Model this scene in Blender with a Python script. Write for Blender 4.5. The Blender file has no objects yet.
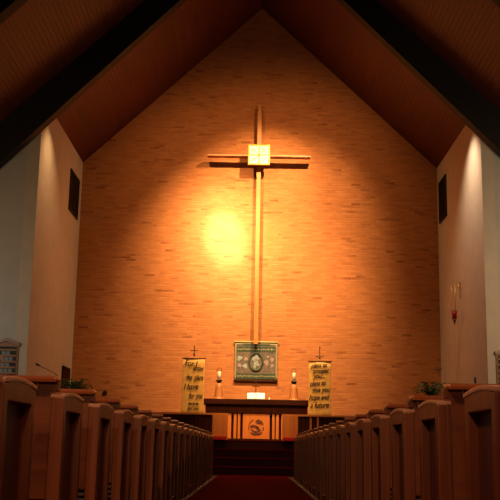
import bpy, bmesh, math, random
from mathutils import Vector, Matrix
random.seed(7)
S = bpy.context.scene
COL = S.collection
PI = math.pi

# ------------------------------------------------------------------ materials
def new_mat(name):
    m = bpy.data.materials.new(name); m.use_nodes = True
    nt = m.node_tree; b = nt.nodes['Principled BSDF']
    return m, nt, b

def ramp(nt, fac, stops):
    r = nt.nodes.new('ShaderNodeValToRGB')
    els = r.color_ramp.elements
    while len(els) < len(stops): els.new(0.5)
    for e, (p, c) in zip(els, stops):
        e.position = p; e.color = (*c, 1)
    nt.links.new(fac, r.inputs[0])
    return r.outputs[0]

def obj_coords(nt, scale=(1, 1, 1), rot=(0, 0, 0), rnd=True):
    tc = nt.nodes.new('ShaderNodeTexCoord')
    mp = nt.nodes.new('ShaderNodeMapping')
    mp.inputs['Scale'].default_value = scale
    mp.inputs['Rotation'].default_value = rot
    nt.links.new(tc.outputs['Object'], mp.inputs['Vector'])
    if rnd:
        oi = nt.nodes.new('ShaderNodeObjectInfo')
        mul = nt.nodes.new('ShaderNodeMath'); mul.operation = 'MULTIPLY'; mul.inputs[1].default_value = 37.0
        nt.links.new(oi.outputs['Random'], mul.inputs[0])
        cb = nt.nodes.new('ShaderNodeCombineXYZ')
        for i in range(3): nt.links.new(mul.outputs[0], cb.inputs[i])
        nt.links.new(cb.outputs[0], mp.inputs['Location'])
    return mp.outputs[0]

def bump(nt, b, height, strength=.2, dist=.01):
    n = nt.nodes.new('ShaderNodeBump')
    n.inputs['Strength'].default_value = strength; n.inputs['Distance'].default_value = dist
    nt.links.new(height, n.inputs['Height']); nt.links.new(n.outputs[0], b.inputs['Normal'])

def noise(nt, vec, scale, detail=4, rough=.55, dist=0):
    n = nt.nodes.new('ShaderNodeTexNoise')
    n.inputs['Scale'].default_value = scale; n.inputs['Detail'].default_value = detail
    n.inputs['Roughness'].default_value = rough; n.inputs['Distortion'].default_value = dist
    nt.links.new(vec, n.inputs['Vector'])
    return n.outputs['Fac']

def wood(name, c0, c1, axis='z', rough=.38, scale=5, bstr=.12, coat=0.0):
    m, nt, b = new_mat(name)
    st = {'x': (.12, 2.2, 2.2), 'y': (2.2, .12, 2.2), 'z': (2.2, 2.2, .12)}[axis]
    v = obj_coords(nt, st)
    f = noise(nt, v, scale, 6, .6, .6)
    mid = tuple((a + c) / 2 for a, c in zip(c0, c1))
    nt.links.new(ramp(nt, f, [(.3, c0), (.5, mid), (.7, c1)]), b.inputs['Base Color'])
    b.inputs['Roughness'].default_value = rough
    b.inputs['Coat Weight'].default_value = coat
    b.inputs['Coat Roughness'].default_value = .25
    bump(nt, b, f, bstr, .004)
    return m

def mottled(name, c0, c1, scale=20, rough=.8, metal=0, bstr=.15, coords=(1, 1, 1), spec=None):
    m, nt, b = new_mat(name)
    v = obj_coords(nt, coords)
    f = noise(nt, v, scale, 5)
    nt.links.new(ramp(nt, f, [(.3, c0), (.7, c1)]), b.inputs['Base Color'])
    b.inputs['Roughness'].default_value = rough; b.inputs['Metallic'].default_value = metal
    if spec is not None: b.inputs['Specular IOR Level'].default_value = spec
    bump(nt, b, f, bstr, .004)
    return m

def brick_mat():
    m, nt, b = new_mat('tan_brick')
    tc = nt.nodes.new('ShaderNodeTexCoord')
    sx = nt.nodes.new('ShaderNodeSeparateXYZ'); nt.links.new(tc.outputs['Object'], sx.inputs[0])
    cb = nt.nodes.new('ShaderNodeCombineXYZ')
    nt.links.new(sx.outputs['X'], cb.inputs['X']); nt.links.new(sx.outputs['Z'], cb.inputs['Y'])
    br = nt.nodes.new('ShaderNodeTexBrick')
    br.inputs['Scale'].default_value = 1.0
    br.inputs['Brick Width'].default_value = .27; br.inputs['Row Height'].default_value = .07
    br.inputs['Mortar Size'].default_value = .008; br.inputs['Mortar Smooth'].default_value = .3
    br.inputs['Bias'].default_value = -.1
    br.inputs['Color1'].default_value = (.40, .145, .047, 1)
    br.inputs['Color2'].default_value = (.34, .118, .036, 1)
    br.inputs['Mortar'].default_value = (.33, .122, .042, 1)
    nt.links.new(cb.outputs[0], br.inputs['Vector'])
    # a few over-burnt bricks, each brick one tone
    b2 = nt.nodes.new('ShaderNodeTexBrick')
    for k in ('Scale', 'Brick Width', 'Row Height', 'Mortar Size'):
        b2.inputs[k].default_value = br.inputs[k].default_value
    b2.inputs['Bias'].default_value = .0
    b2.inputs['Color1'].default_value = (0, 0, 0, 1); b2.inputs['Color2'].default_value = (1, 1, 1, 1); b2.inputs['Mortar'].default_value = (0, 0, 0, 1)
    nt.links.new(cb.outputs[0], b2.inputs['Vector'])
    mp = nt.nodes.new('ShaderNodeMapping'); mp.inputs['Scale'].default_value = (.9, 5.5, 1)
    nt.links.new(cb.outputs[0], mp.inputs['Vector'])
    n1 = noise(nt, mp.outputs[0], 1.1, 3, .6)
    dark = nt.nodes.new('ShaderNodeMath'); dark.operation = 'MULTIPLY'
    r1 = ramp(nt, b2.outputs['Color'], [(.76, (0, 0, 0)), (.90, (1, 1, 1))])
    r2 = ramp(nt, n1, [(.50, (0, 0, 0)), (.66, (1, 1, 1))])
    nt.links.new(r1, dark.inputs[0]); nt.links.new(r2, dark.inputs[1])
    mx = nt.nodes.new('ShaderNodeMix'); mx.data_type = 'RGBA'; mx.blend_type = 'MULTIPLY'
    nt.links.new(dark.outputs[0], mx.inputs['Factor'])
    nt.links.new(br.outputs['Color'], mx.inputs['A']); mx.inputs['B'].default_value = (.56, .47, .42, 1)
    mx2 = nt.nodes.new('ShaderNodeMix'); mx2.data_type = 'RGBA'; mx2.blend_type = 'MULTIPLY'
    mx2.inputs['Factor'].default_value = 1
    n2 = noise(nt, mp.outputs[0], 2.6, 4, .7)
    nt.links.new(mx.outputs['Result'], mx2.inputs['A'])
    nt.links.new(ramp(nt, n2, [(.3, (.82, .78, .74)), (.7, (1.1, 1.12, 1.15))]), mx2.inputs['B'])
    nt.links.new(mx2.outputs['Result'], b.inputs['Base Color'])
    b.inputs['Roughness'].default_value = .85; b.inputs['Specular IOR Level'].default_value = .25
    inv = nt.nodes.new('ShaderNodeMath'); inv.operation = 'SUBTRACT'; inv.inputs[0].default_value = 1
    nt.links.new(br.outputs['Fac'], inv.inputs[1])
    bump(nt, b, inv.outputs[0], .35, .01)
    return m

def plain(name, col, rough=.5, metal=0, trans=0, emit=None, estr=0):
    m = mottled(name, tuple(c * .9 for c in col), tuple(min(1, c * 1.08) for c in col), 30, rough, metal, .05)
    b = m.node_tree.nodes['Principled BSDF']
    if trans: b.inputs['Transmission Weight'].default_value = trans
    if emit:
        b.inputs['Emission Color'].default_value = (*emit, 1); b.inputs['Emission Strength'].default_value = estr
    return m

M = {}
M['brick'] = brick_mat()
M['plaster'] = mottled('cream_plaster', (.50, .44, .37), (.56, .50, .42), 3, .9, 0, .05)
M['nave_plaster'] = mottled('pale_grey_plaster', (.42, .43, .40), (.48, .48, .45), 3, .9, 0, .05)
M['deck'] = wood('cedar_deck', (.062, .008, .002), (.115, .018, .0045), 'y', .6, 4, .1)
M['rafter'] = wood('dark_glulam', (.004, .003, .002), (.008, .005, .004), 'x', .75, 3, .05)
M['pew_v'] = wood('pew_wood_upright', (.10, .026, .010), (.22, .062, .022), 'z', .36, 5, .12, .15)
M['pew_h'] = wood('pew_wood_long', (.10, .027, .011), (.21, .060, .022), 'x', .36, 5, .12, .15)
M['pew_cap'] = wood('pew_rail_wood', (.26, .07, .022), (.36, .11, .035), 'x', .2, 5, .06, .5)
M['end_cap'] = wood('pew_wood_highlight', (.40, .20, .13), (.55, .30, .20), 'y', .3, 5, .06, .3)  # pale highlight on the caps put into the colour
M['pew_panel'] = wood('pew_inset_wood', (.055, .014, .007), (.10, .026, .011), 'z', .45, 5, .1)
M['oak_v'] = wood('orange_oak_upright', (.46, .135, .022), (.60, .19, .036), 'z', .45, 4, .06)
M['oak_h'] = wood('orange_oak_long', (.46, .135, .022), (.60, .19, .036), 'x', .45, 4, .06)
M['stand_oak'] = wood('brown_oak', (.30, .10, .022), (.42, .15, .035), 'z', .5, 4, .06)
M['dark_h'] = wood('dark_mahogany', (.026, .006, .003), (.048, .011, .005), 'x', .65, 4, .06)
M['dark_v'] = wood('dark_mahogany_upright', (.032, .008, .004), (.058, .014, .006), 'z', .65, 4, .06)
for k in ('dark_h', 'dark_v'): M[k].node_tree.nodes['Principled BSDF'].inputs['Specular IOR Level'].default_value = .06
M['cross_wood'] = wood('golden_cross_wood', (.36, .12, .022), (.48, .17, .035), 'z', .5, 4, .05)
M['cross_bar'] = wood('brown_crossbar_wood', (.30, .10, .025), (.40, .15, .04), 'x', .5, 4, .05)
M['panel_gold'] = plain('old_gold_frame', (.55, .24, .05), .5, .3)
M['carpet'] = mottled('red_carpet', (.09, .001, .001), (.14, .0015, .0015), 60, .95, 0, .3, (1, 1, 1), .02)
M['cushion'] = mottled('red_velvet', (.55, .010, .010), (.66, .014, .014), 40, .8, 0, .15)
M['riser'] = mottled('shaded_stair_carpet', (.025, .005, .005), (.04, .007, .007), 60, .95, 0, .2, (1, 1, 1), .1)  # stair carpet with the shade on the risers put into the colour
M['floor'] = wood('dark_floor_boards', (.03, .012, .007), (.06, .022, .012), 'y', .5, 3, .08)
M['kerb'] = mottled('grey_stone_kerb', (.20, .18, .12), (.28, .26, .18), 12, .7)
M['grille'] = plain('grille_metal', (.030, .027, .022), .5, .6)
M['grille_pale'] = plain('pale_grille_metal', (.13, .10, .065), .45, .3)
M['black'] = plain('black_metal', (.015, .013, .012), .45, .4)
M['brass'] = plain('brass', (.62, .33, .09), .4, .6)
M['bronze'] = plain('dark_bronze', (.16, .07, .025), .45, .6)
M['wax'] = plain('candle_wax', (.85, .78, .6), .5)
M['paper'] = plain('white_paper', (.60, .82, .95), .7)
M['enamel'] = plain('pale_enamel', (.88, .80, .55), .4)
M['gold_cloth'] = mottled('gold_cloth', (.50, .26, .05), (.66, .36, .08), 8, .6, 0, .2)
M['ink'] = plain('black_felt', (.022, .013, .008), .9)
M['olive'] = mottled('olive_cloth', (.20, .17, .085), (.28, .235, .115), 30, .85)
M['tap_field'] = mottled('mauve_brocade', (.045, .038, .03), (.15, .10, .075), 22, .8)
M['tap_green'] = mottled('dark_green_brocade', (.014, .030, .018), (.03, .05, .03), 20, .8)
M['tap_pale'] = mottled('pale_applique', (.17, .20, .20), (.30, .33, .33), 25, .8)
M['tap_pink'] = mottled('pink_applique', (.19, .125, .115), (.30, .21, .19), 25, .8)
M['rod'] = wood('pale_dowel', (.40, .28, .12), (.52, .38, .18), 'x', .5)
M['leaf'] = mottled('fern_leaf', (.022, .06, .014), (.055, .12, .028), 18, .5)
M['pot'] = mottled('terracotta', (.30, .11, .05), (.38, .15, .07), 15, .8)
M['red_glass'] = plain('ruby_glass', (.42, .010, .012), .15, 0, .3)
M['emblem'] = wood('carved_dark_wood', (.07, .016, .006), (.11, .028, .010), 'x', .6)
M['board'] = wood('hymn_board_wood', (.20, .085, .025), (.30, .13, .04), 'x', .5)
M['board_dark'] = plain('hymn_board_ground', (.020, .014, .010), .7)
M['card'] = plain('pale_card', (.20, .24, .25), .7)

# ------------------------------------------------------------------ mesh helpers
def B(): return bmesh.new()

def box(bm, x0, x1, y0, y1, z0, z1, bev=0.0):
    t = bmesh.new()
    bmesh.ops.create_cube(t, size=1)
    for v in t.verts:
        v.co = Vector((x0 + (v.co.x + .5) * (x1 - x0), y0 + (v.co.y + .5) * (y1 - y0), z0 + (v.co.z + .5) * (z1 - z0)))
    if bev:
        bmesh.ops.bevel(t, geom=t.edges[:], offset=bev, segments=2, affect='EDGES', profile=.7)
    merge(bm, t); return bm

def merge(bm, t):
    me = bpy.data.meshes.new('tmp'); t.to_mesh(me); t.free(); bm.from_mesh(me); bpy.data.meshes.remove(me)

def prism(bm, pts, a0, a1, axis='y', bev=0.0):
    """extrude a 2-D outline along axis; pts are (x,z) for y, (y,z) for x, (x,y) for z"""
    t = bmesh.new()
    def P(p, a):
        if axis == 'y': return (p[0], a, p[1])
        if axis == 'x': return (a, p[0], p[1])
        return (p[0], p[1], a)
    v0 = [t.verts.new(P(p, a0)) for p in pts]; v1 = [t.verts.new(P(p, a1)) for p in pts]
    t.faces.new(v0); t.faces.new(v1[::-1])
    n = len(pts)
    for i in range(n): t.faces.new((v0[i], v1[i], v1[(i + 1) % n], v0[(i + 1) % n]))
    bmesh.ops.recalc_face_normals(t, faces=t.faces[:])
    if bev: bmesh.ops.bevel(t, geom=t.edges[:], offset=bev, segments=2, affect='EDGES', profile=.7)
    merge(bm, t); return bm

def lathe(bm, prof, c=(0, 0, 0), n=20):
    t = bmesh.new(); rings = []
    for r, z in prof:
        if r < 1e-6: rings.append([t.verts.new((c[0], c[1], c[2] + z))])
        else: rings.append([t.verts.new((c[0] + r * math.cos(2 * PI * k / n), c[1] + r * math.sin(2 * PI * k / n), c[2] + z)) for k in range(n)])
    for a, b in zip(rings, rings[1:]):
        for k in range(n):
            k2 = (k + 1) % n
            if len(a) == 1 and len(b) == 1: continue
            if len(a) == 1: t.faces.new((a[0], b[k], b[k2]))
            elif len(b) == 1: t.faces.new((a[k], a[k2], b[0]))
            else: t.faces.new((a[k], a[k2], b[k2], b[k]))
    if len(rings[0]) > 1: t.faces.new(rings[0][::-1])
    if len(rings[-1]) > 1: t.faces.new(rings[-1])
    bmesh.ops.recalc_face_normals(t, faces=t.faces[:])
    for f in t.faces: f.smooth = True
    merge(bm, t); return bm

def tube(bm, pts, r, n=8, closed=False):
    t = bmesh.new(); rings = []; pts = [Vector(p) for p in pts]; N = len(pts)
    for i, p in enumerate(pts):
        if closed: d = pts[(i + 1) % N] - pts[i - 1]
        else: d = pts[min(i + 1, N - 1)] - pts[max(i - 1, 0)]
        d.normalize()
        a = d.cross(Vector((0, 0, 1)) if abs(d.z) < .9 else Vector((1, 0, 0))).normalized(); b = d.cross(a)
        rr = r[i] if isinstance(r, (list, tuple)) else r
        rings.append([t.verts.new(p + (a * math.cos(2 * PI * k / n) + b * math.sin(2 * PI * k / n)) * rr) for k in range(n)])
    seq = list(zip(rings, rings[1:])) + ([(rings[-1], rings[0])] if closed else [])
    for a, b in seq:
        for k in range(n): t.faces.new((a[k], a[(k + 1) % n], b[(k + 1) % n], b[k]))
    if not closed: t.faces.new(rings[0][::-1]); t.faces.new(rings[-1])
    bmesh.ops.recalc_face_normals(t, faces=t.faces[:])
    for f in t.faces: f.smooth = True
    merge(bm, t); return bm

def obj(name, bm, mat, parent=None, loc=(0, 0, 0), label=None):
    me = bpy.data.meshes.new(name); bm.to_mesh(me); bm.free()
    me.materials.append(M[mat])
    o = bpy.data.objects.new(name, me); COL.objects.link(o)
    o.location = loc
    if parent: o.parent = parent
    if label: o['label'] = label
    return o

def tag(o, label, cat, group=None, kind=None):
    o['label'] = label; o['category'] = cat
    if group: o['group'] = group
    if kind: o['kind'] = kind
    return o

def thing(name, label, cat, loc=(0, 0, 0), group=None, rz=0):
    o = bpy.data.objects.new(name, None); COL.objects.link(o); o.location = loc; o.rotation_euler = (0, 0, rz)
    o.empty_display_size = .1
    return tag(o, label, cat, group)

def struct(name, bm, mat, label, cat):
    o = obj(name, bm, mat); tag(o, label, cat, None, 'structure'); return o

def dup(root, loc, label):
    r = root.copy(); COL.objects.link(r); r.location = loc; r['label'] = label
    for ch in list(root.children):
        c = ch.copy(); COL.objects.link(c); c.parent = r
        for g in ch.children:
            d = g.copy(); COL.objects.link(d); d.parent = c
    return r

def lettering(parent, text, x, y, z, size, width=None, shear=.25, mat='ink', name='lettering', off=.006, tilt=0.0):
    cu = bpy.data.curves.new('txt', 'FONT'); cu.body = text; cu.size = size; cu.shear = shear
    cu.extrude = .0015; cu.offset = off; cu.align_x = 'CENTER'
    t = bpy.data.objects.new('txt', cu); COL.objects.link(t)
    bpy.context.view_layer.update()
    dg = bpy.context.evaluated_depsgraph_get()
    me = bpy.data.meshes.new_from_object(t.evaluated_get(dg))
    bpy.data.objects.remove(t); bpy.data.curves.remove(cu)
    xs = [v.co.x for v in me.vertices]; w = max(xs) - min(xs); cx = (max(xs) + min(xs)) / 2
    k = (width / w) if width else 1
    for v in me.vertices:
        px, py, pz = (v.co.x - cx) * k, v.co.y, v.co.z
        v.co = Vector((px, -pz, py + px * tilt))
    me.materials.clear(); me.materials.append(M[mat])
    o = bpy.data.objects.new(name, me); COL.objects.link(o); o.parent = parent; o.location = (x, y, z)
    return o

# ------------------------------------------------------------------ the building
HW = 4.97; YB = 26.0; YA = 20.8; NW = 6.9; Y0 = -2.5
def deck_z(x): return 13.15 - .955 * abs(x)
def raft_z(x): return 12.53 - 1.02 * abs(x)

# brick gable wall
struct('wall_back', prism(B(), [(-HW - .3, 0), (HW + .3, 0), (HW + .3, deck_z(HW + .3) - .005), (0, deck_z(0) - .005), (-HW - .3, deck_z(HW + .3) - .005)], YB, YB + .3), 'brick',
       'tan brick gable wall behind the altar, carrying the tall cross', 'wall')
for s, side in ((-1, 'left'), (1, 'right')):
    x0, x1 = sorted((s * HW, s * (HW + .28)))
    pts = [(x0, 0), (x1, 0), (x1, deck_z(x1) - .01), (x0, deck_z(x0) - .01)]
    struct('wall_chancel_' + side, prism(B(), pts, YA, YB), 'plaster', f'tall cream plaster chancel wall on the {side}, lit from above', 'wall')
    x0, x1 = sorted((s * (HW + .28), s * NW))
    pts = [(x0, 0), (x1, 0), (x1, deck_z(x1) - .01), (x0, deck_z(x0) - .01)]
    struct('wall_front_' + side, prism(B(), pts, YA, YA + .28), 'nave_plaster', f'pale grey wall beside the chancel opening on the {side}, behind the hymn board', 'wall')
    x0, x1 = sorted((s * NW, s * (NW + .25)))
    struct('wall_' + side, box(B(), x0, x1, Y0, YA + .28, 0, deck_z(NW) - .02), 'nave_plaster', f'plain nave side wall on the {side}', 'wall')
    # plank ceiling: grooved boards running along the nave
    W = .105; g = .011; dz = .012
    outer = NW + .3; prof = []
    L = math.hypot(1, .955)
    n = int(outer / (W / L)) + 1; u = 0
    for k in range(n):
        xa, xb = k * W / L, (k + 1) * W / L - g / L
        prof += [(xa, deck_z(xa)), (xb, deck_z(xb)), (xb, deck_z(xb) + dz), ((k + 1) * W / L, deck_z((k + 1) * W / L) + dz)]
    xe = prof[-1][0]
    poly = [(s * x, z) for x, z in prof] + [(s * xe, deck_z(xe) + .15), (0, deck_z(0) + .15)]
    t = bmesh.new()
    a = [t.verts.new((x, Y0, z)) for x, z in poly]; b = [t.verts.new((x, YB + .3, z)) for x, z in poly]
    for i in range(len(poly)):
        j = (i + 1) % len(poly); t.faces.new((a[i], a[j], b[j], b[i]))
    bmesh.ops.recalc_face_normals(t, faces=t.faces[:])
    struct('ceiling_' + side, t, 'deck', f'sloping reddish wooden plank ceiling on the {side}', 'ceiling')
struct('wall_rear', prism(B(), [(-NW, 0), (NW, 0), (NW, deck_z(NW)), (0, deck_z(0)), (-NW, deck_z(NW))], Y0 - .2, Y0), 'nave_plaster', 'rear nave wall behind the viewer', 'wall')
struct('floor', box(B(), -NW, NW, Y0, YB, -.1, 0), 'floor', 'dark floor under the pews', 'floor')

# rafters
words = {20.5: 'nearest the altar wall, across the chancel opening', 15.6: 'second from the altar wall, at the top picture corners'}
for y, wd in ((20.5, words[20.5]), (15.6, words[15.6]), (10.7, ''), (5.8, ''), (.9, '')):
    if not wd: wd = f'over the nave pews, {int(round(26 - y))} metres before the altar wall'
    for s, side in ((-1, 'left'), (1, 'right')):
        pts = [(0, deck_z(0) - .005), (s * NW, deck_z(NW) - .005), (s * NW, raft_z(NW)), (0, raft_z(0))]
        o = obj('rafter', prism(B(), pts, y - .15, y + .15), 'rafter')
        tag(o, f'black laminated {side} rafter {wd}', 'rafter', 'roof rafters', 'structure')

# chancel platform and steps
PZ = .78; R_ = PZ / 4
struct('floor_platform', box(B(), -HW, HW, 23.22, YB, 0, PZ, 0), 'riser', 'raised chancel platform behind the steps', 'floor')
struct('floor_chancel_carpet', box(B(), -HW, HW, 23.20, YB, PZ, PZ + .012, 0), 'carpet', 'red carpet on the raised chancel platform', 'carpet')
for k, nm in enumerate(('lowest', 'middle', 'upper')):
    y0 = 22.3 + .31 * k
    st = thing('stair_step', f'{nm} of the three red carpeted steps up to the altar', 'step', (-.05, y0, 0), 'altar steps')
    st['kind'] = 'structure'
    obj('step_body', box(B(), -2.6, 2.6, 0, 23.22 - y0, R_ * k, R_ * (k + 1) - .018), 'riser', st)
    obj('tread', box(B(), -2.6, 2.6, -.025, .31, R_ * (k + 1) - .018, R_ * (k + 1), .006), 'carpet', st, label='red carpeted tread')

# aisle
tag(obj('aisle_carpet', box(B(), -.812, .712, Y0, 22.29, 0, .012), 'carpet'), 'long dark red carpet runner on the centre aisle', 'carpet')
XL, XR = -.845, .735
tag(obj('aisle_kerb', box(B(), XL - .02, -.815, 1.5, 19.95, 0, .03, .006), 'kerb'), 'pale grey kerb strip along the left pews', 'kerb', None, 'structure')
tag(obj('aisle_kerb', box(B(), .715, XR + .05, 1.5, 19.95, 0, .03, .006), 'kerb'), 'pale grey kerb strip along the right pews', 'kerb', None, 'structure')

# ------------------------------------------------------------------ pews
PL = 3.75
def end_outline(D=.46, H=.826):
    pts = [(0, 0), (D, 0), (D, H - .003)]
    for k in range(9):
        u = k / 8; y = D * (1 - u)
        pts.append((y, H + .014 * math.sin(PI * u)))
    return pts
def make_pew(s, label):
    t = thing('pew', label, 'pew', (0, 0, 0), 'pews left of the aisle' if s < 0 else 'pews right of the aisle')
    def X(a, b): return tuple(sorted((s * a, s * b)))
    def bx(a, b, y0, y1, z0, z1, bev=.004, bm=None):
        x0, x1 = X(a, b); return box(bm or B(), x0, x1, y0, y1, z0, z1, bev)
    for near in (True, False):
        a0, a1 = (0, .055) if near else (PL - .055, PL)
        ol = end_outline(); x0, x1 = X(a0 + (.038 if near else 0), a1)
        bm = prism(B(), ol, x0, x1, 'x', .004)
        if near:   # raised frame round the inset field
            f0, f1 = X(0, .040)
            box(bm, f0, f1, 0, .065, 0, .82, .005)
            box(bm, f0, f1, .405, .46, 0, .82, .005)
            box(bm, f0, f1, .06, .41, 0, .13, .005)
            hd = [(.055, .765), (.415, .765)] + [(.055 + .36 * (1 - k / 8), .824 + .014 * math.sin(PI * (.1 + .78 * k / 8))) for k in range(9)]
            prism(bm, hd, f0, f1, 'x', .004)
        e = obj('end_panel', bm, 'pew_v', t)
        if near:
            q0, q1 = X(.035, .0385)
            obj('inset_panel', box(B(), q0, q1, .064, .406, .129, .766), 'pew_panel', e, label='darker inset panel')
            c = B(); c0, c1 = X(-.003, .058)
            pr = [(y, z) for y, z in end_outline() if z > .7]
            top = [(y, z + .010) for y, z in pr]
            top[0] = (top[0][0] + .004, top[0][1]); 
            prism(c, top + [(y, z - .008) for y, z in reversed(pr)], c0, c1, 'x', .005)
            obj('end_cap', c, 'end_cap', e, label='pew end cap with its highlight in the colour')
    # back: apron over the end, slab behind the bench, pale vent under it
    bm = bx(.026, PL, .006, .045, .846, .885); bx(.056, PL - .056, .006, .045, .405, .85, .004, bm)
    obj('backrest', bm, 'pew_h', t)
    obj('top_rail', bx(.03 if s < 0 else .040, PL + .02, -.03, .07, .882, .909, .011), 'pew_cap', t, label='polished top rail')
    obj('seat', bx(.056, PL - .056, .045, .455, .40, .44, .008), 'pew_h', t)
    bm = bx(.056, PL - .056, .05, .075, .0, .10); bx(.056, PL - .056, .41, .435, .30, .40, .003, bm)
    obj('stretcher', bm, 'pew_h', t)
    v = B()
    for k in range(5): bx(.058, .40, .006, .02, .375 - k * .028, .388 - k * .028, .001, v)
    g = obj('vent_grille', bx(.056, .42, .018, .03, .225, .405, .001), 'grille', t, label='slatted vent below the backrest')
    obj('slats', v, 'grille_pale', g, label='pale horizontal slats')
    return t
ORD = ['first', 'second', 'third', 'fourth', 'fifth', 'sixth', 'seventh', 'eighth', 'ninth', 'tenth', 'eleventh', 'twelfth', 'thirteenth', 'fourteenth', 'fifteenth', 'sixteenth', 'seventeenth', 'eighteenth']
NP = 18; STEP = .945
for s, side, x in ((-1, 'left', XL), (1, 'right', XR)):
    proto = None
    for k in range(NP):
        y = 3.13 + STEP * k - (.05 if k == 0 else 0)
        lab = f'dark red-brown wooden pew {side} of the aisle, {ORD[k]} from the viewer'
        if k == 0: lab = f'nearest dark wooden pew {side} of the aisle, cut by the picture edge'
        if k == NP - 1: lab = f'front wooden pew {side} of the aisle, last before the altar steps'
        dx = 0
        if s > 0: dx = -.02 + .055 * k / (NP - 1)
        if not proto: proto = make_pew(s, lab); proto.location = (x + dx, y, 0)
        else: dup(proto, (x + dx, y, 0), lab)

# ------------------------------------------------------------------ big cross
cr = thing('wall_cross', 'tall slender golden wooden cross with bright square panel high on brick wall', 'cross', (-.025, 25.7, 3.35))
pt = [(-.055, 0), (.055, 0), (.055, 6.45), (.012, 6.75), (-.03, 6.75), (-.055, 6.45)]
obj('upright', prism(B(), pt, .08, .19, 'y', .004), 'cross_wood', cr)
obj('crossbar', box(B(), -1.43, 1.43, -.13, .10, 5.18, 5.222, .004), 'cross_bar', cr)
for z in (1.2, 4.4, 6.1): obj('wall_bracket', box(B(), -.02, .02, .18, .302, z, z + .05), 'black', cr)
sq = obj('square_panel', box(B(), -.30, .30, -.17, -.10, 4.925, 5.505, .008), 'panel_gold', cr)
for i in (-1, 1):
    for j in (-1, 1):
        cx, cz = i * .138, 5.205 + j * .133
        pn = obj('enamel_pane', box(B(), cx - .115, cx + .115, -.182, -.168, cz - .11, cz + .11, .004), 'enamel', sq, label='pale enamel pane')
bm = B()
for i in (-1, 1):
    for j in (-1, 1):
        cx, cz = i * .138, 5.205 + j * .133
        tube(bm, [(cx, -.183, cz), (cx, -.183, cz + .12), (.138 * -i, -.183, cz + .12)] if False else [(cx, -.183, cz), (.0, -.183, 5.205)], .006, 6); tube(bm, [(cx - .07, -.183, cz + .06 * j), (cx, -.183, cz), (cx + .07, -.183, cz + .05)], .013, 6)
        tube(bm, [(cx, -.183, cz), (cx - .05, -.183, cz - .06)], .009, 6); tube(bm, [(cx - .05, -.183, cz - .06), (cx, -.183, cz), (cx + .06 * i, -.183, cz - .05 * j)], .013, 6)
obj('engraved_marks', bm, 'panel_gold', sq, label='engraved golden marks across the panes')

# ------------------------------------------------------------------ hanging tapestry under the cross
tp = thing('tapestry', 'square olive and mauve woven banner hanging under the foot of the cross', 'tapestry', (-.01, 25.955, 2.35))
TW, TH = .575, 1.07
def cloth(w0, w1, z0, z1, amp, ph, d=.006, nx=24, yo=0):
    t = bmesh.new(); F = []; K = []
    for i in range(nx + 1):
        x = w0 + (w1 - w0) * i / nx
        row = []; rk = []
        for j in range(9):
            z = z0 + (z1 - z0) * j / 8
            y = yo + amp * math.sin(ph + x * 11 + z * 1.3) * (1 - .6 * j / 8)
            row.append(t.verts.new((x, y, z))); rk.append(t.verts.new((x, y + d, z)))
        F.append(row); K.append(rk)
    for i in range(nx):
        for j in range(8):
            t.faces.new((F[i][j], F[i + 1][j], F[i + 1][j + 1], F[i][j + 1])); t.faces.new((K[i][j], K[i][j + 1], K[i + 1][j + 1], K[i + 1][j]))
    for i in range(nx):
        t.faces.new((F[i][0], K[i][0], K[i + 1][0], F[i + 1][0])); t.faces.new((F[i][8], F[i + 1][8], K[i + 1][8], K[i][8]))
    for j in range(8):
        t.faces.new((F[0][j], F[0][j + 1], K[0][j + 1], K[0][j])); t.faces.new((F[nx][j], K[nx][j], K[nx][j + 1], F[nx][j + 1]))
    bmesh.ops.recalc_face_normals(t, faces=t.faces[:])
    for f in t.faces: f.smooth = True
    return t
obj('cloth', cloth(-TW, TW, 0.02, TH, .0, 0, .008), 'olive', tp)
obj('hanging_rod', tube(B(), [(-TW - .03, .0, TH), (TW + .03, .0, TH)], .022, 10), 'rod', tp)
obj('bottom_rod', tube(B(), [(-TW - .02, .0, .02), (TW + .02, .0, .02)], .02, 10), 'dark_h', tp)
obj('woven_field', box(B(), -TW + .045, TW - .045, -.006, 0, .08, TH - .06), 'tap_field', tp, label='mauve and brown woven field')
for z0, z1, nm in ((TH - .265, TH - .13, 'top'), (.085, .225, 'lower')):
    bd = obj('band', box(B(), -TW + .05, TW - .05, -.010, -.005, z0, z1), 'tap_green', tp, label=f'dark green {nm} band')
    bm = B(); x = -TW + .08; rr = random.Random(3 if nm == 'top' else 9)
    while x < TW - .12:     # woven fleck pattern of the band
        w = rr.uniform(.025, .05); h = rr.uniform(.03, .085)
        cz = (z0 + z1) / 2 + rr.uniform(-.015, .015)
        box(bm, x - .01, x + w + .05, -.0105, -.0095, (z0 + z1) / 2 - .01, (z0 + z1) / 2 + .01); prism(bm, [(x, cz), (x + w / 2, cz - h / 2), (x + w, cz), (x + w / 2, cz + h / 2)], -.013, -.009)
        x += w + rr.uniform(.012, .04)
    obj('fleck_pattern', bm, 'olive', bd)
obj('edge_band', box(B(), -TW + .2, TW - .2, -.010, -.005, TH - .095, TH - .05), 'tap_green', tp)
rd = obj('roundel', tube(B(), [(.0 + .18 * math.cos(a * PI / 16), -.012, .535 + .235 * math.sin(a * PI / 16)) for a in range(32)], .024, 8, True), 'tap_green', tp, label='dark green oval ring')
bm = B()
for dx, dz, r in ((-.05, .08, .07), (.04, .10, .05), (0, -.02, .075), (.05, -.07, .05), (-.03, -.12, .05), (.01, .16, .04)):
    n = 9; ph = dx * 40
    prism(bm, [(dx + r * (1 + .3 * math.sin(3 * k + ph)) * math.cos(2 * PI * k / n) * .75, .535 + dz + r * (1 + .25 * math.cos(2 * k + ph)) * math.sin(2 * PI * k / n)) for k in range(n)], -.013, -.006)
obj('figure', bm, 'tap_pale', rd, label='pale green figure inside the ring')
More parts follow.
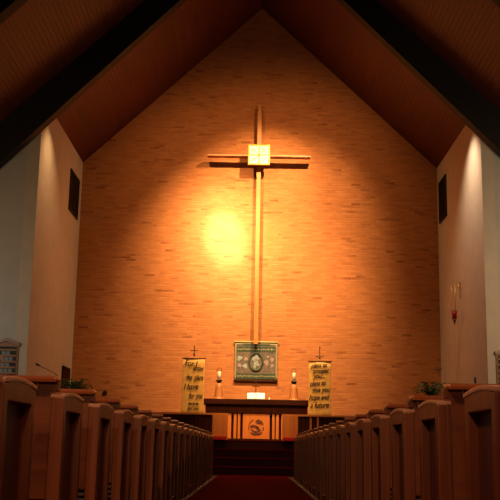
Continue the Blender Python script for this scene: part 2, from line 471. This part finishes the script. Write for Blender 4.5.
def blossom(cx, cz, r, mat, ph):
    n = 20
    bm = prism(B(), [(cx + r * (.85 + .15 * math.cos(3 * 2 * PI * k / n + ph) + .1 * math.sin(2 * PI * k / n * 2 + ph)) * math.cos(2 * PI * k / n), cz + r * (.85 + .15 * math.cos(3 * 2 * PI * k / n + ph) + .1 * math.sin(2 * PI * k / n * 2 + ph)) * math.sin(2 * PI * k / n)) for k in range(n)], -.013, -.006)
    obj('blossom', bm, mat, tp, label='pale pink applique blossom' if mat == 'tap_pink' else 'white applique blossom')
for i, (cx, cz, r, mt) in enumerate(((-.44, .63, .075, 'tap_pale'), (-.27, .61, .06, 'tap_pink'), (-.44, .44, .06, 'tap_pink'), (-.29, .42, .07, 'tap_pale'), (.28, .52, .075, 'tap_pink'), (.43, .60, .06, 'tap_pink'), (.44, .44, .05, 'tap_pink'), (.32, .68, .04, 'tap_pink'))):
    blossom(cx, cz, r, mt, i)

# ------------------------------------------------------------------ altar
AZ = PZ + .012
al = thing('altar', 'wide orange oak altar with dark overhanging top at centre of the platform', 'altar', (.02, 24.7, AZ))
H = 1.81 - AZ
obj('altar_top', box(B(), -1.35, 1.35, -.38, .38, H - .13, H, .012), 'dark_h', al, label='dark mahogany slab top')
obj('apron', box(B(), -1.28, 1.28, -.30, .32, H - .35, H - .13, .006), 'dark_v', al, label='dark recessed apron under the top')
obj('core', box(B(), -.70, .70, -.20, .28, .04, H - .35), 'dark_v', al, label='dark core seen between the slats')
obj('plinth', box(B(), -.74, .74, -.29, .30, 0, .05, .006), 'dark_h', al)
fp = obj('front_panel', box(B(), -.335, .335, -.28, -.20, .05, H - .34, .006), 'oak_v', al, label='orange oak centre panel with carved emblem')
for s in (-1, 1):
    for a, b in ((.40, .462), (.492, .565), (.625, .72)):
        x0, x1 = sorted((s * a, s * b))
        obj('slat', box(B(), x0, x1, -.28, -.20, .05, H - .34, .006), 'oak_v', al)
    x0, x1 = sorted((s * .70, s * 1.0))
    obj('side_wing', box(B(), x0, x1, -.16, .26, .0, H - .35, .006), 'oak_v', al)
# round carved emblem: broken rings, a bird shape and waves
bm = B(); cz = .345; yy = -.283
def arc(r, a0, a1, w, sq=1.0):
    n = 12
    tube(bm, [(r * math.cos(math.radians(a0 + (a1 - a0) * k / n)), yy, cz + sq * r * math.sin(math.radians(a0 + (a1 - a0) * k / n))) for k in range(n + 1)], w, 6)
arc(.185, 20, 75, .012); arc(.185, 110, 200, .009); arc(.185, 225, 318, .016); arc(.185, -25, 0, .012)
arc(.13, 210, 330, .016, .9)
prism(bm, [(-.02, cz + .13), (.03, cz + .19), (.10, cz + .15), (.15, cz + .07), (.08, cz + .09), (.03, cz + .08)], yy - .01, yy + .01)
prism(bm, [(-.16, cz + .02), (-.08, cz + .055), (.0, cz + .03), (.07, cz - .01), (.02, cz - .03), (-.05, cz + .0), (-.12, cz - .02)], yy - .01, yy + .01)
prism(bm, [(.0, cz - .03), (.06, cz + .01), (.09, cz - .06), (.03, cz - .08)], yy - .01, yy + .01)
prism(bm, [(-.12, cz - .16), (.0, cz - .13), (.11, cz - .16), (.09, cz - .19), (-.09, cz - .19)], yy - .01, yy + .01)
obj('emblem', bm, 'emblem', fp, label='dark carved round emblem')

# things on the altar
ATZ = 1.81
def candle(x, lab):
    t = thing('candlestick', lab, 'candle', (x, 24.72, ATZ), 'pair of altar candles')
    b = lathe(B(), [(.0, 0), (.15, 0), (.15, .02), (.125, .035), (.118, .06), (.088, .30), (.075, .40), (.03, .42)], n=24)
    obj('stand', b, 'stand_oak', t, label='tapered orange oak stand')
    obj('drip_cup', lathe(B(), [(.02, .405), (.045, .42), (.078, .47), (.08, .492), (.07, .492), (.0, .475)]), 'black', t, label='dark drip cup')
    cn = obj('candle', lathe(B(), [(.0, .475), (.041, .475), (.041, .70), (.036, .708), (.0, .70)]), 'wax', t, label='short white candle')
    obj('wick', tube(B(), [(0, 0, .70), (.002, 0, .725)], .003, 6), 'black', cn)
    obj('follower_ring', tube(B(), [(.058 * math.cos(k * PI / 10), .0, .755 + .05 * math.sin(k * PI / 10)) for k in range(20)], .009, 6, True), 'bronze', t, label='small dark ring above the candle')
candle(-.945, 'oak candlestick with short white candle on left end of the altar')
candle(.965, 'oak candlestick with short white candle on right end of the altar')
bk = thing('missal_stand', 'open white service book on low stand at centre of the altar', 'book', (.003, 24.55, ATZ))
def sl(x0, x1, zo, th, bm=None):
    bm = bm or B(); pr = [(0, zo), (.0, zo + th), (.20, zo + .145 + th), (.20, zo + .145)]
    return prism(bm, [(y - .1, z) for y, z in pr], x0, x1, 'x', .002)
obj('stand', prism(B(), [(-.1, 0), (-.1, .012), (.1, .155), (.1, 0)], -.19, .19, 'x', .003), 'dark_h', bk)
pg = obj('left_page', sl(-.222, -.004, .014, .02), 'paper', bk); obj('right_page', sl(.004, .222, .014, .02), 'paper', bk)
ac = thing('altar_cross', 'small dark standing cross behind the white book on the altar', 'cross', (-.005, 24.88, ATZ))
obj('base', lathe(B(), [(0, 0), (.07, 0), (.07, .02), (.03, .05), (.012, .08)]), 'bronze', ac)
obj('upright', box(B(), -.012, .012, -.01, .01, .07, .48, .002), 'bronze', ac)
obj('crossbar', box(B(), -.10, .10, -.01, .01, .345, .372, .002), 'bronze', ac)
gl = thing('glass_cruet', 'tiny pale cruet right of the white book on the altar', 'cruet', (.34, 24.5, ATZ))
obj('body', lathe(B(), [(0, 0), (.02, 0), (.024, .02), (.012, .05), (.014, .065), (0, .065)]), 'paper', gl)

# ------------------------------------------------------------------ gold lettered banners on stands
def banner(x, lab, lines, z0, z1, w, finz, barz, ph):
    t = thing('banner_stand', lab, 'banner', (x, 24.12, AZ), 'gold banners beside the altar')
    zb0, zb1 = z0 - AZ, z1 - AZ
    obj('base', lathe(B(), [(0, 0), (.2, 0), (.2, .02), (.05, .05), (.02, .09)]), 'black', t)
    obj('pole', tube(B(), [(0, .03, .05), (0, .03, zb1 + .12)], .012, 10), 'bronze', t)
    obj('cross_rod', tube(B(), [(-w / 2 - .02, .0, zb1), (w / 2 + .02, .0, zb1)], .014, 10), 'bronze', t)
    fin = B(); box(fin, -.011, .011, .02, .04, zb1 + .1, finz - AZ, .002); box(fin, -.10, .10, .02, .04, barz - AZ, barz - AZ + .022, .002)
    lathe(fin, [(0, -.025), (.025, 0), (0, .025)], (0, .03, finz - AZ), 8); lathe(fin, [(0, -.05), (.026, -.02), (.026, .02), (0, .05)], (0, .03, zb1 + .10), 10)
    obj('cross_finial', fin, 'bronze', t, label='small dark cross finial')
    cl = obj('cloth', cloth(-w / 2, w / 2, zb0, zb1 - .002, .012, ph, .006, 30), 'gold_cloth', t, label='gold cloth')
    for txt, dx, fz, size, wd, tl in lines:
        lettering(cl, txt, dx, -.018, zb0 + fz * (zb1 - zb0), size, wd, .3, off=.0035, tilt=tl)
    hm = B(); box(hm, -w / 2, w / 2, -.016, .012, zb0 - .01, zb0 + .012, .003)
    obj('hem', hm, 'gold_cloth', t)
banner(-1.565, 'gold banner left of the altar beginning with the words For I know', [
    ('For I', -.06, .865, .21, .32, -.12), ('know', .12, .79, .19, .27, -.05), ('the', -.10, .64, .17, .15, -.03), ('plans', .135, .635, .18, .23, 0),
    ('I have', -.05, .475, .20, .36, .03), ('for', -.03, .325, .18, .14, .0), ('you', .155, .325, .18, .18, .0), ('declares', .02, .21, .11, .26, 0), ('the Lord', .02, .125, .11, .28, .0)],
    1.33, 2.79, .55, 3.10, 2.97, 0)
banner(1.58, 'gold banner right of the altar ending with the words a future', [
    ('plans to', -.02, .895, .16, .40, .04), ('prosper', .03, .80, .17, .42, .06), ('you...', -.02, .71, .16, .30, .04), ('plans to', -.05, .585, .16, .40, .06),
    ('give you', .03, .475, .17, .46, .05), ('hope and', -.01, .345, .17, .50, .02), ('a future', .0, .205, .19, .46, .04)],
    1.33, 2.77, .55, 3.12, 2.88, 2)

# ------------------------------------------------------------------ communion rail
for s, side in ((-1, 'left'), (1, 'right')):
    xi = .65
    t = thing('communion_rail', f'wooden communion rail {side} of the opening before the altar', 'rail', (s * xi - .01, 23.36, AZ), 'communion rail halves')
    def bx(a, b, y0, y1, z0, z1, bev=.004):
        x0, x1 = sorted((s * a, s * b)); return box(B(), x0, x1, y0, y1, z0, z1, bev)
    z1 = 1.42 - AZ
    obj('top_rail', bx(-.01, 1.95, -.06, .06, z1 - .045, z1, .008), 'oak_h', t, label='orange oak top rail')
    obj('end_panel', bx(.0, .37, -.066, -.03, .0, z1 - .03, .004), 'oak_v', t, label='orange oak end panel')
    obj('bottom_rail', bx(.36, 1.95, -.02, .02, .06, .11), 'dark_h', t)
    obj('infill', bx(.36, 1.95, .012, .024, .1, z1 - .045, .002), 'dark_v', t)
    k = 0; a = .40
    while a < 1.93:
        lit = s > 0 and k in (3, 5)  # two right-hand balusters in orange oak, the rest dark wood
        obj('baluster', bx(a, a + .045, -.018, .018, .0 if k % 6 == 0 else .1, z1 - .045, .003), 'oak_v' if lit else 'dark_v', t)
        a += .085; k += 1
    kn = tag(obj('kneeler', box(B(), *sorted((s * .02, s * .40)), -.13, .13, 0, .085, .025), 'cushion', loc=(s * xi - .01, 23.34 - .10 - .005, AZ)), f'bright red kneeler cushion at the {side} rail end', 'cushion', 'rail kneelers')
    kn.location = (s * xi - .01, 23.36 - .072 - .135, AZ)

# ------------------------------------------------------------------ chancel side walls: vents, bracket lamp, hymn boards
def vent(s, y0, y1, z0, z1, lab):
    x = s * HW
    t = thing('wall_vent', lab, 'vent', (x, (y0 + y1) / 2, z0))
    d = -s
    def bx(a, b, yy0, yy1, zz0, zz1, bm=None):
        xa, xb = sorted((d * a, d * b)); return box(bm or B(), xa, xb, yy0, yy1, zz0, zz1, .002)
    hy = (y1 - y0) / 2; hz = z1 - z0
    obj('backing', bx(.0, .008, -hy, hy, 0, hz), 'black', t)
    bm = bx(0, .04, -hy, -hy + .05, 0, hz); bx(0, .04, hy - .05, hy, 0, hz, bm); bx(0, .04, -hy, hy, 0, .05, bm); bx(0, .04, -hy, hy, hz - .05, hz, bm); bx(0, .04, -.025, .025, 0, hz, bm)
    obj('frame', bm, 'grille', t)
    bm = B(); z = .07
    while z < hz - .06: bx(.006, .028, -hy + .04, hy - .04, z, z + .018, bm); z += .05
    obj('louvres', bm, 'grille', t)
vent(-1, 24.3, 25.5, 6.62, 7.72, 'dark louvred vent high on the left chancel wall')
vent(1, 24.7, 25.65, 6.72, 7.86, 'dark louvred vent high on the right chancel wall')

d1 = thing('door_1', 'dark doorway low in the left chancel wall', 'door', (-HW, 25.15, AZ)); d1['kind'] = 'structure'
obj('door_panel', box(B(), .0, .03, -.40, .40, 0, 1.72, .004), 'dark_v', d1)
bm = box(B(), 0, .045, -.48, -.40, 0, 1.80, .003); box(bm, 0, .045, .40, .48, 0, 1.80, .003); box(bm, 0, .045, -.48, .48, 1.72, 1.80, .003)
obj('door_frame', bm, 'dark_h', d1)

sl_ = thing('sanctuary_lamp', 'red glass sanctuary lamp hanging from bracket on the right chancel wall', 'lamp', (HW, 23.3, 4.64))
lx = -.17
br = B(); tube(br, [(0, 0, 0), (lx - .07, 0, 0)], .012, 8); tube(br, [(0, 0, -.22), (-.03, 0, -.1), (-.06, 0, 0)], .009, 8); box(br, -.02, 0, -.05, .05, -.3, .06, .003)
obj('bracket', br, 'brass', sl_, label='brass wall bracket')
for dx, dy in ((-.06, 0), (.03, .05), (.03, -.05)): obj('chain', tube(B(), [(lx + dx, dy * .3, 0), (lx + dx * .9, dy, -.66)], .006, 6), 'brass', sl_)
obj('lamp_glass', lathe(B(), [(0, -.86), (.05, -.86), (.065, -.78), (.07, -.66), (.062, -.66), (.055, -.77), (.0, -.83)], (lx, 0, 0)), 'red_glass', sl_, label='ruby red glass cup')
obj('finial', lathe(B(), [(0, -1.0), (.012, -.98), (.03, -.91), (.055, -.86), (0, -.86)], (lx, 0, 0)), 'bronze', sl_)

def hymn_board(xc, lab, s):
    t = thing('hymn_board', lab, 'hymn board', (xc, YA, 1.85), 'hymn boards flanking the chancel')
    w = .27
    obj('backboard', prism(B(), [(-w, 0), (w, 0), (w, .86), (0, .95), (-w, .86)], -.03, 0), 'board', t)
    obj('ground', box(B(), -w + .04, w - .04, -.036, -.03, .05, .82), 'board_dark', t, label='dark ground behind the rails')
    rf = B()
    prism(rf, [(-w - .025, .835), (0, .94), (w + .025, .835), (w + .025, .905), (0, 1.01), (-w - .025, .905)], -.07, 0)
    obj('gable', rf, 'pew_h', t, label='dark gabled top')
    for k in range(6):
        z = .10 + k * .125
        obj('rail', box(B(), -w + .03, w - .03, -.055, -.03, z, z + .04, .003), 'board', t)
        if k < 5:
            for j in range(2 + k % 2):
                if True:
                    x = -.045 + j * .095 - .03 * (k % 2)
                    cd = obj('number_card', box(B(), x - .04, x + .04, -.045, -.038, z + .035, z + .115), 'card', t, label='pale number card')
hymn_board(-5.42, 'wooden gabled hymn board with pale cards on the left front wall', -1)
hymn_board(5.42, 'wooden gabled hymn board cut by the right picture edge', 1)

# ------------------------------------------------------------------ microphones, music stand, plants
mc = thing('microphone_stand', 'thin gooseneck microphone above the nearest left pews', 'microphone', (-4.13, 20.25, 0))
obj('base', lathe(B(), [(0, 0), (.14, 0), (.14, .015), (.03, .04), (.012, .07)]), 'black', mc)
obj('pole', tube(B(), [(0, 0, .05), (0, 0, 1.75)], .012, 8), 'black', mc)
obj('boom', tube(B(), [(0, 0, 1.72), (0, 0, 1.95), (-.03, 0, 2.03), (-.12, 0, 2.08), (-.30, 0, 2.17), (-.44, 0, 2.235)], .0075, 8), 'black', mc)
obj('microphone_head', tube(B(), [(-.42, 0, 2.225), (-.45, 0, 2.24), (-.50, 0, 2.26), (-.52, 0, 2.262)], [.012, .022, .024, .012], 10), 'black', mc)

m2 = thing('short_microphone_stand', 'dark microphone tip rising behind the nearest right pews', 'microphone', (4.58, 20.3, 0))
obj('base', lathe(B(), [(0, 0), (.14, 0), (.14, .015), (.03, .04), (.012, .07)]), 'black', m2)
obj('pole', tube(B(), [(0, 0, .05), (0, 0, 2.05)], .010, 8), 'black', m2)
obj('microphone_head', tube(B(), [(0, 0, 2.03), (0, 0, 2.06), (0, 0, 2.13), (0, 0, 2.16)], [.012, .022, .026, .012], 10), 'black', m2)

ms = thing('music_stand', 'small brown music stand before the right chancel wall', 'music stand', (4.49, 23.9, AZ))
b = B()
for k in range(3): tube(b, [(0, 0, .12), (.25 * math.cos(2.1 * k), .25 * math.sin(2.1 * k), .012)], .011, 6)
obj('tripod', b, 'bronze', ms)
obj('pole', tube(B(), [(0, 0, .1), (0, 0, 2.62 - AZ)], .012, 8), 'bronze', ms)
b = B(); prism(b, [(-.05, 1.80), (-.04, 1.79), (.06, 1.86), (.05, 1.87)], -.09, .09, 'x', .002)
obj('desk', b, 'bronze', ms)

def plant(loc, stand_h, lab, spread, n, seed, tilt=0):
    r = random.Random(seed)
    t = thing('potted_fern', lab, 'plant', loc)
    st = lathe(B(), [(0, 0), (.16, 0), (.16, .03), (.04, .08), (.035, stand_h - .08), (.15, stand_h - .03), (.15, stand_h), (0, stand_h)])
    obj('plant_stand', st, 'dark_v', t)
    obj('pot', lathe(B(), [(0, stand_h), (.10, stand_h), (.14, stand_h + .2), (.15, stand_h + .2), (.15, stand_h + .23), (.12, stand_h + .23), (.12, stand_h + .2), (0, stand_h + .2)]), 'pot', t)
    lf = bmesh.new()
    for k in range(n):
        a = 2 * PI * k / n + r.uniform(-.3, .3); Ln = spread * r.uniform(.6, 1.1); up = r.uniform(.10, .34)
        pts = []
        for q in range(9):
            u = q / 8
            pts.append(Vector((math.cos(a) * Ln * u, math.sin(a) * Ln * u * .6, stand_h + .2 + up * math.sin(u * 2.3) + tilt * math.cos(a) * u * .1)))
        for q in range(1, 9):
            d = (pts[q] - pts[q - 1]).normalized(); sd = d.cross(Vector((0, 0, 1))).normalized()
            ll = .085 * (1.1 - q / 9)
            for s in (-1, 1):
                tip = pts[q] + sd * s * ll + d * .03 + Vector((0, 0, r.uniform(-.03, .015)))
                w = .016
                v = [lf.verts.new(p) for p in (pts[q] - d * w, tip - d * .004, tip + d * .004, pts[q] + d * w)]
                lf.faces.new(v)
                v = [lf.verts.new(p + Vector((0, 0, .003))) for p in (pts[q] - d * w, tip - d * .004, tip + d * .004, pts[q] + d * w)]
                lf.faces.new(v[::-1])
        tube(lf, pts, .004, 5)
    obj('fronds', lf, 'leaf', t)
plant((-4.0, 21.4, 0), 1.50, 'green leafy plant above the left pews near the chancel step', .46, 40, 3)
plant((3.86, 21.4, 0), 1.58, 'green leafy plant above the right pews before the chancel wall', .46, 38, 8)

wp = thing('wall_outlet', 'small dark round outlet low on the left of the brick wall', 'outlet', (-4.04, YB, 2.0))
obj('plate', prism(B(), [(.06 * math.cos(k * PI / 8), .06 * math.sin(k * PI / 8)) for k in range(16)], -.03, 0), 'black', wp)

# ------------------------------------------------------------------ light
def spot(name, loc, target, watts, col, angle, blend=1.0, size=.08):
    l = bpy.data.lights.new(name, 'SPOT'); l.energy = watts; l.color = col; l.spot_size = math.radians(angle); l.spot_blend = blend; l.shadow_soft_size = size
    o = bpy.data.objects.new(name, l); COL.objects.link(o); o.location = loc
    o.rotation_euler = (Vector(target) - Vector(loc)).to_track_quat('-Z', 'Y').to_euler(); return o
def area(name, loc, target, watts, col, sx, sy):
    l = bpy.data.lights.new(name, 'AREA'); l.energy = watts; l.color = col; l.shape = 'RECTANGLE'; l.size = sx; l.size_y = sy
    o = bpy.data.objects.new(name, l); COL.objects.link(o); o.location = loc
    o.rotation_euler = (Vector(target) - Vector(loc)).to_track_quat('-Z', 'Y').to_euler(); return o
WARM = (1, .54, .20)
BEAM = (1, .64, .28)
spot('cross_spotlight_left', (-2.0, 21.1, 10.9), (-.93, 26, 6.3), 13000, (1, .88, .68), 12.5, 1.0, .05)
spot('cross_spotlight_wide', (-2.0, 21.1, 10.9), (-.85, 26, 6.2), 6000, (1, .74, .42), 26, 1.0, .05)
spot('cross_beam_left', (-2.03, 21.1, 10.88), (-.7, 26, 5.4), 3400, BEAM, 40, 1.0, .05)
spot('wall_beam_left', (-2.06, 21.1, 10.87), (-.45, 26, 4.9), 4600, BEAM, 57, 1.0, .06)
spot('cross_beam_right', (2.0, 21.1, 10.9), (-.2, 26, 7.5), 3400, BEAM, 40, 1.0, .05)
spot('cross_beam_right_wide', (2.03, 21.1, 10.88), (.35, 26, 5.8), 4000, BEAM, 62, 1.0, .05)
spot('wall_beam_right', (2.06, 21.1, 10.87), (.4, 26, 3.2), 4900, BEAM, 44, 1.0, .06)
spot('wall_floodlight_left', (-2.1, 21.1, 10.84), (-.4, 26, 5.6), 560, WARM, 104, 1.0, .1)
spot('wall_floodlight_right', (2.1, 21.1, 10.84), (.1, 26, 6.4), 560, WARM, 108, 1.0, .1)
spot('altar_fill_spot', (0, 16.0, 9.8), (0, 24.6, 1.8), 5400, (1, .54, .19), 22, 1.0, .06)  # added lamp that brightens the altar front
for s, e, x, c in ((-1, 215, 4.15, (1, .58, .25)), (1, 520, 4.12, (1, .70, .44))):
    spot('wall_downlight', (s * x, 21.45, 8.45), (s * 4.97, 21.9, 3.6), e, c, 92, 1.0, .08)
# nave: added area fills for the front walls, added overhead lamps for the pews
area('front_fill_low', (-6.7, 18.5, 2.6), (-5.4, 20.8, 1.6), 9, (.8, 1, 1), 1.0, 1.4)
area('front_fill_left', (-6.7, 17.0, 4.2), (-5.4, 20.8, 4.2), 50, (1, .60, .30), 2.0, 2.4)
area('front_fill_right', (6.7, 17.0, 4.2), (5.2, 20.8, 4.2), 150, (1, .66, .37), 2.0, 2.4)
for x, y, z, e in ((-2.6, 1.4, 5.6, 680), (2.4, 1.4, 5.6, 300), (0, 13.0, 6.5, 110)):
    spot('nave_overhead_fill', (x, y, z), (x * .75, y + 2.4, 0), e, (1, .52, .28), 130, 1.0, .2)

spot('rear_fill_spot', (-.4, -2.0, 2.5), (-.2, 6, 1.65), 240, (1, .45, .19), 40, 1.0, .12)  # added lamp behind the camera, brightens pew tops more than their feet

w = bpy.data.worlds.new('dim_interior'); S.world = w; w.use_nodes = True
w.node_tree.nodes['Background'].inputs[0].default_value = (1, .8, .6, 1)
w.node_tree.nodes['Background'].inputs[1].default_value = .002

# ------------------------------------------------------------------ camera
F = 962.0
dY = Vector((253.0 - 250, 447.5 - 250, F)).normalized()       # nave axis in image space (x right, y down, z forward)
r = .0175
u = Vector((math.sin(r), -math.cos(r), 0)); u = (u - dY * u.dot(dY)).normalized()
dX = (-u).cross(dY)
def world(v): return Vector((dX.dot(v), dY.dot(v), u.dot(v)))
cr_, cu_, cb_ = world(Vector((1, 0, 0))), world(Vector((0, -1, 0))), world(Vector((0, 0, -1)))
mat = Matrix((cr_, cu_, cb_)).transposed().to_4x4(); mat.translation = Vector((-.05, 0, .63))
cam = bpy.data.cameras.new('camera'); co = bpy.data.objects.new('camera', cam); COL.objects.link(co)
co.matrix_world = mat
cam.sensor_width = 36; cam.sensor_fit = 'HORIZONTAL'; cam.lens = 36 * F / 500; cam.clip_start = .05; cam.clip_end = 200
S.camera = co
S.view_settings.view_transform = 'Standard'; S.view_settings.look = 'None'; S.view_settings.gamma = 1
S.view_settings.use_curve_mapping = False; S.view_settings.exposure = 0
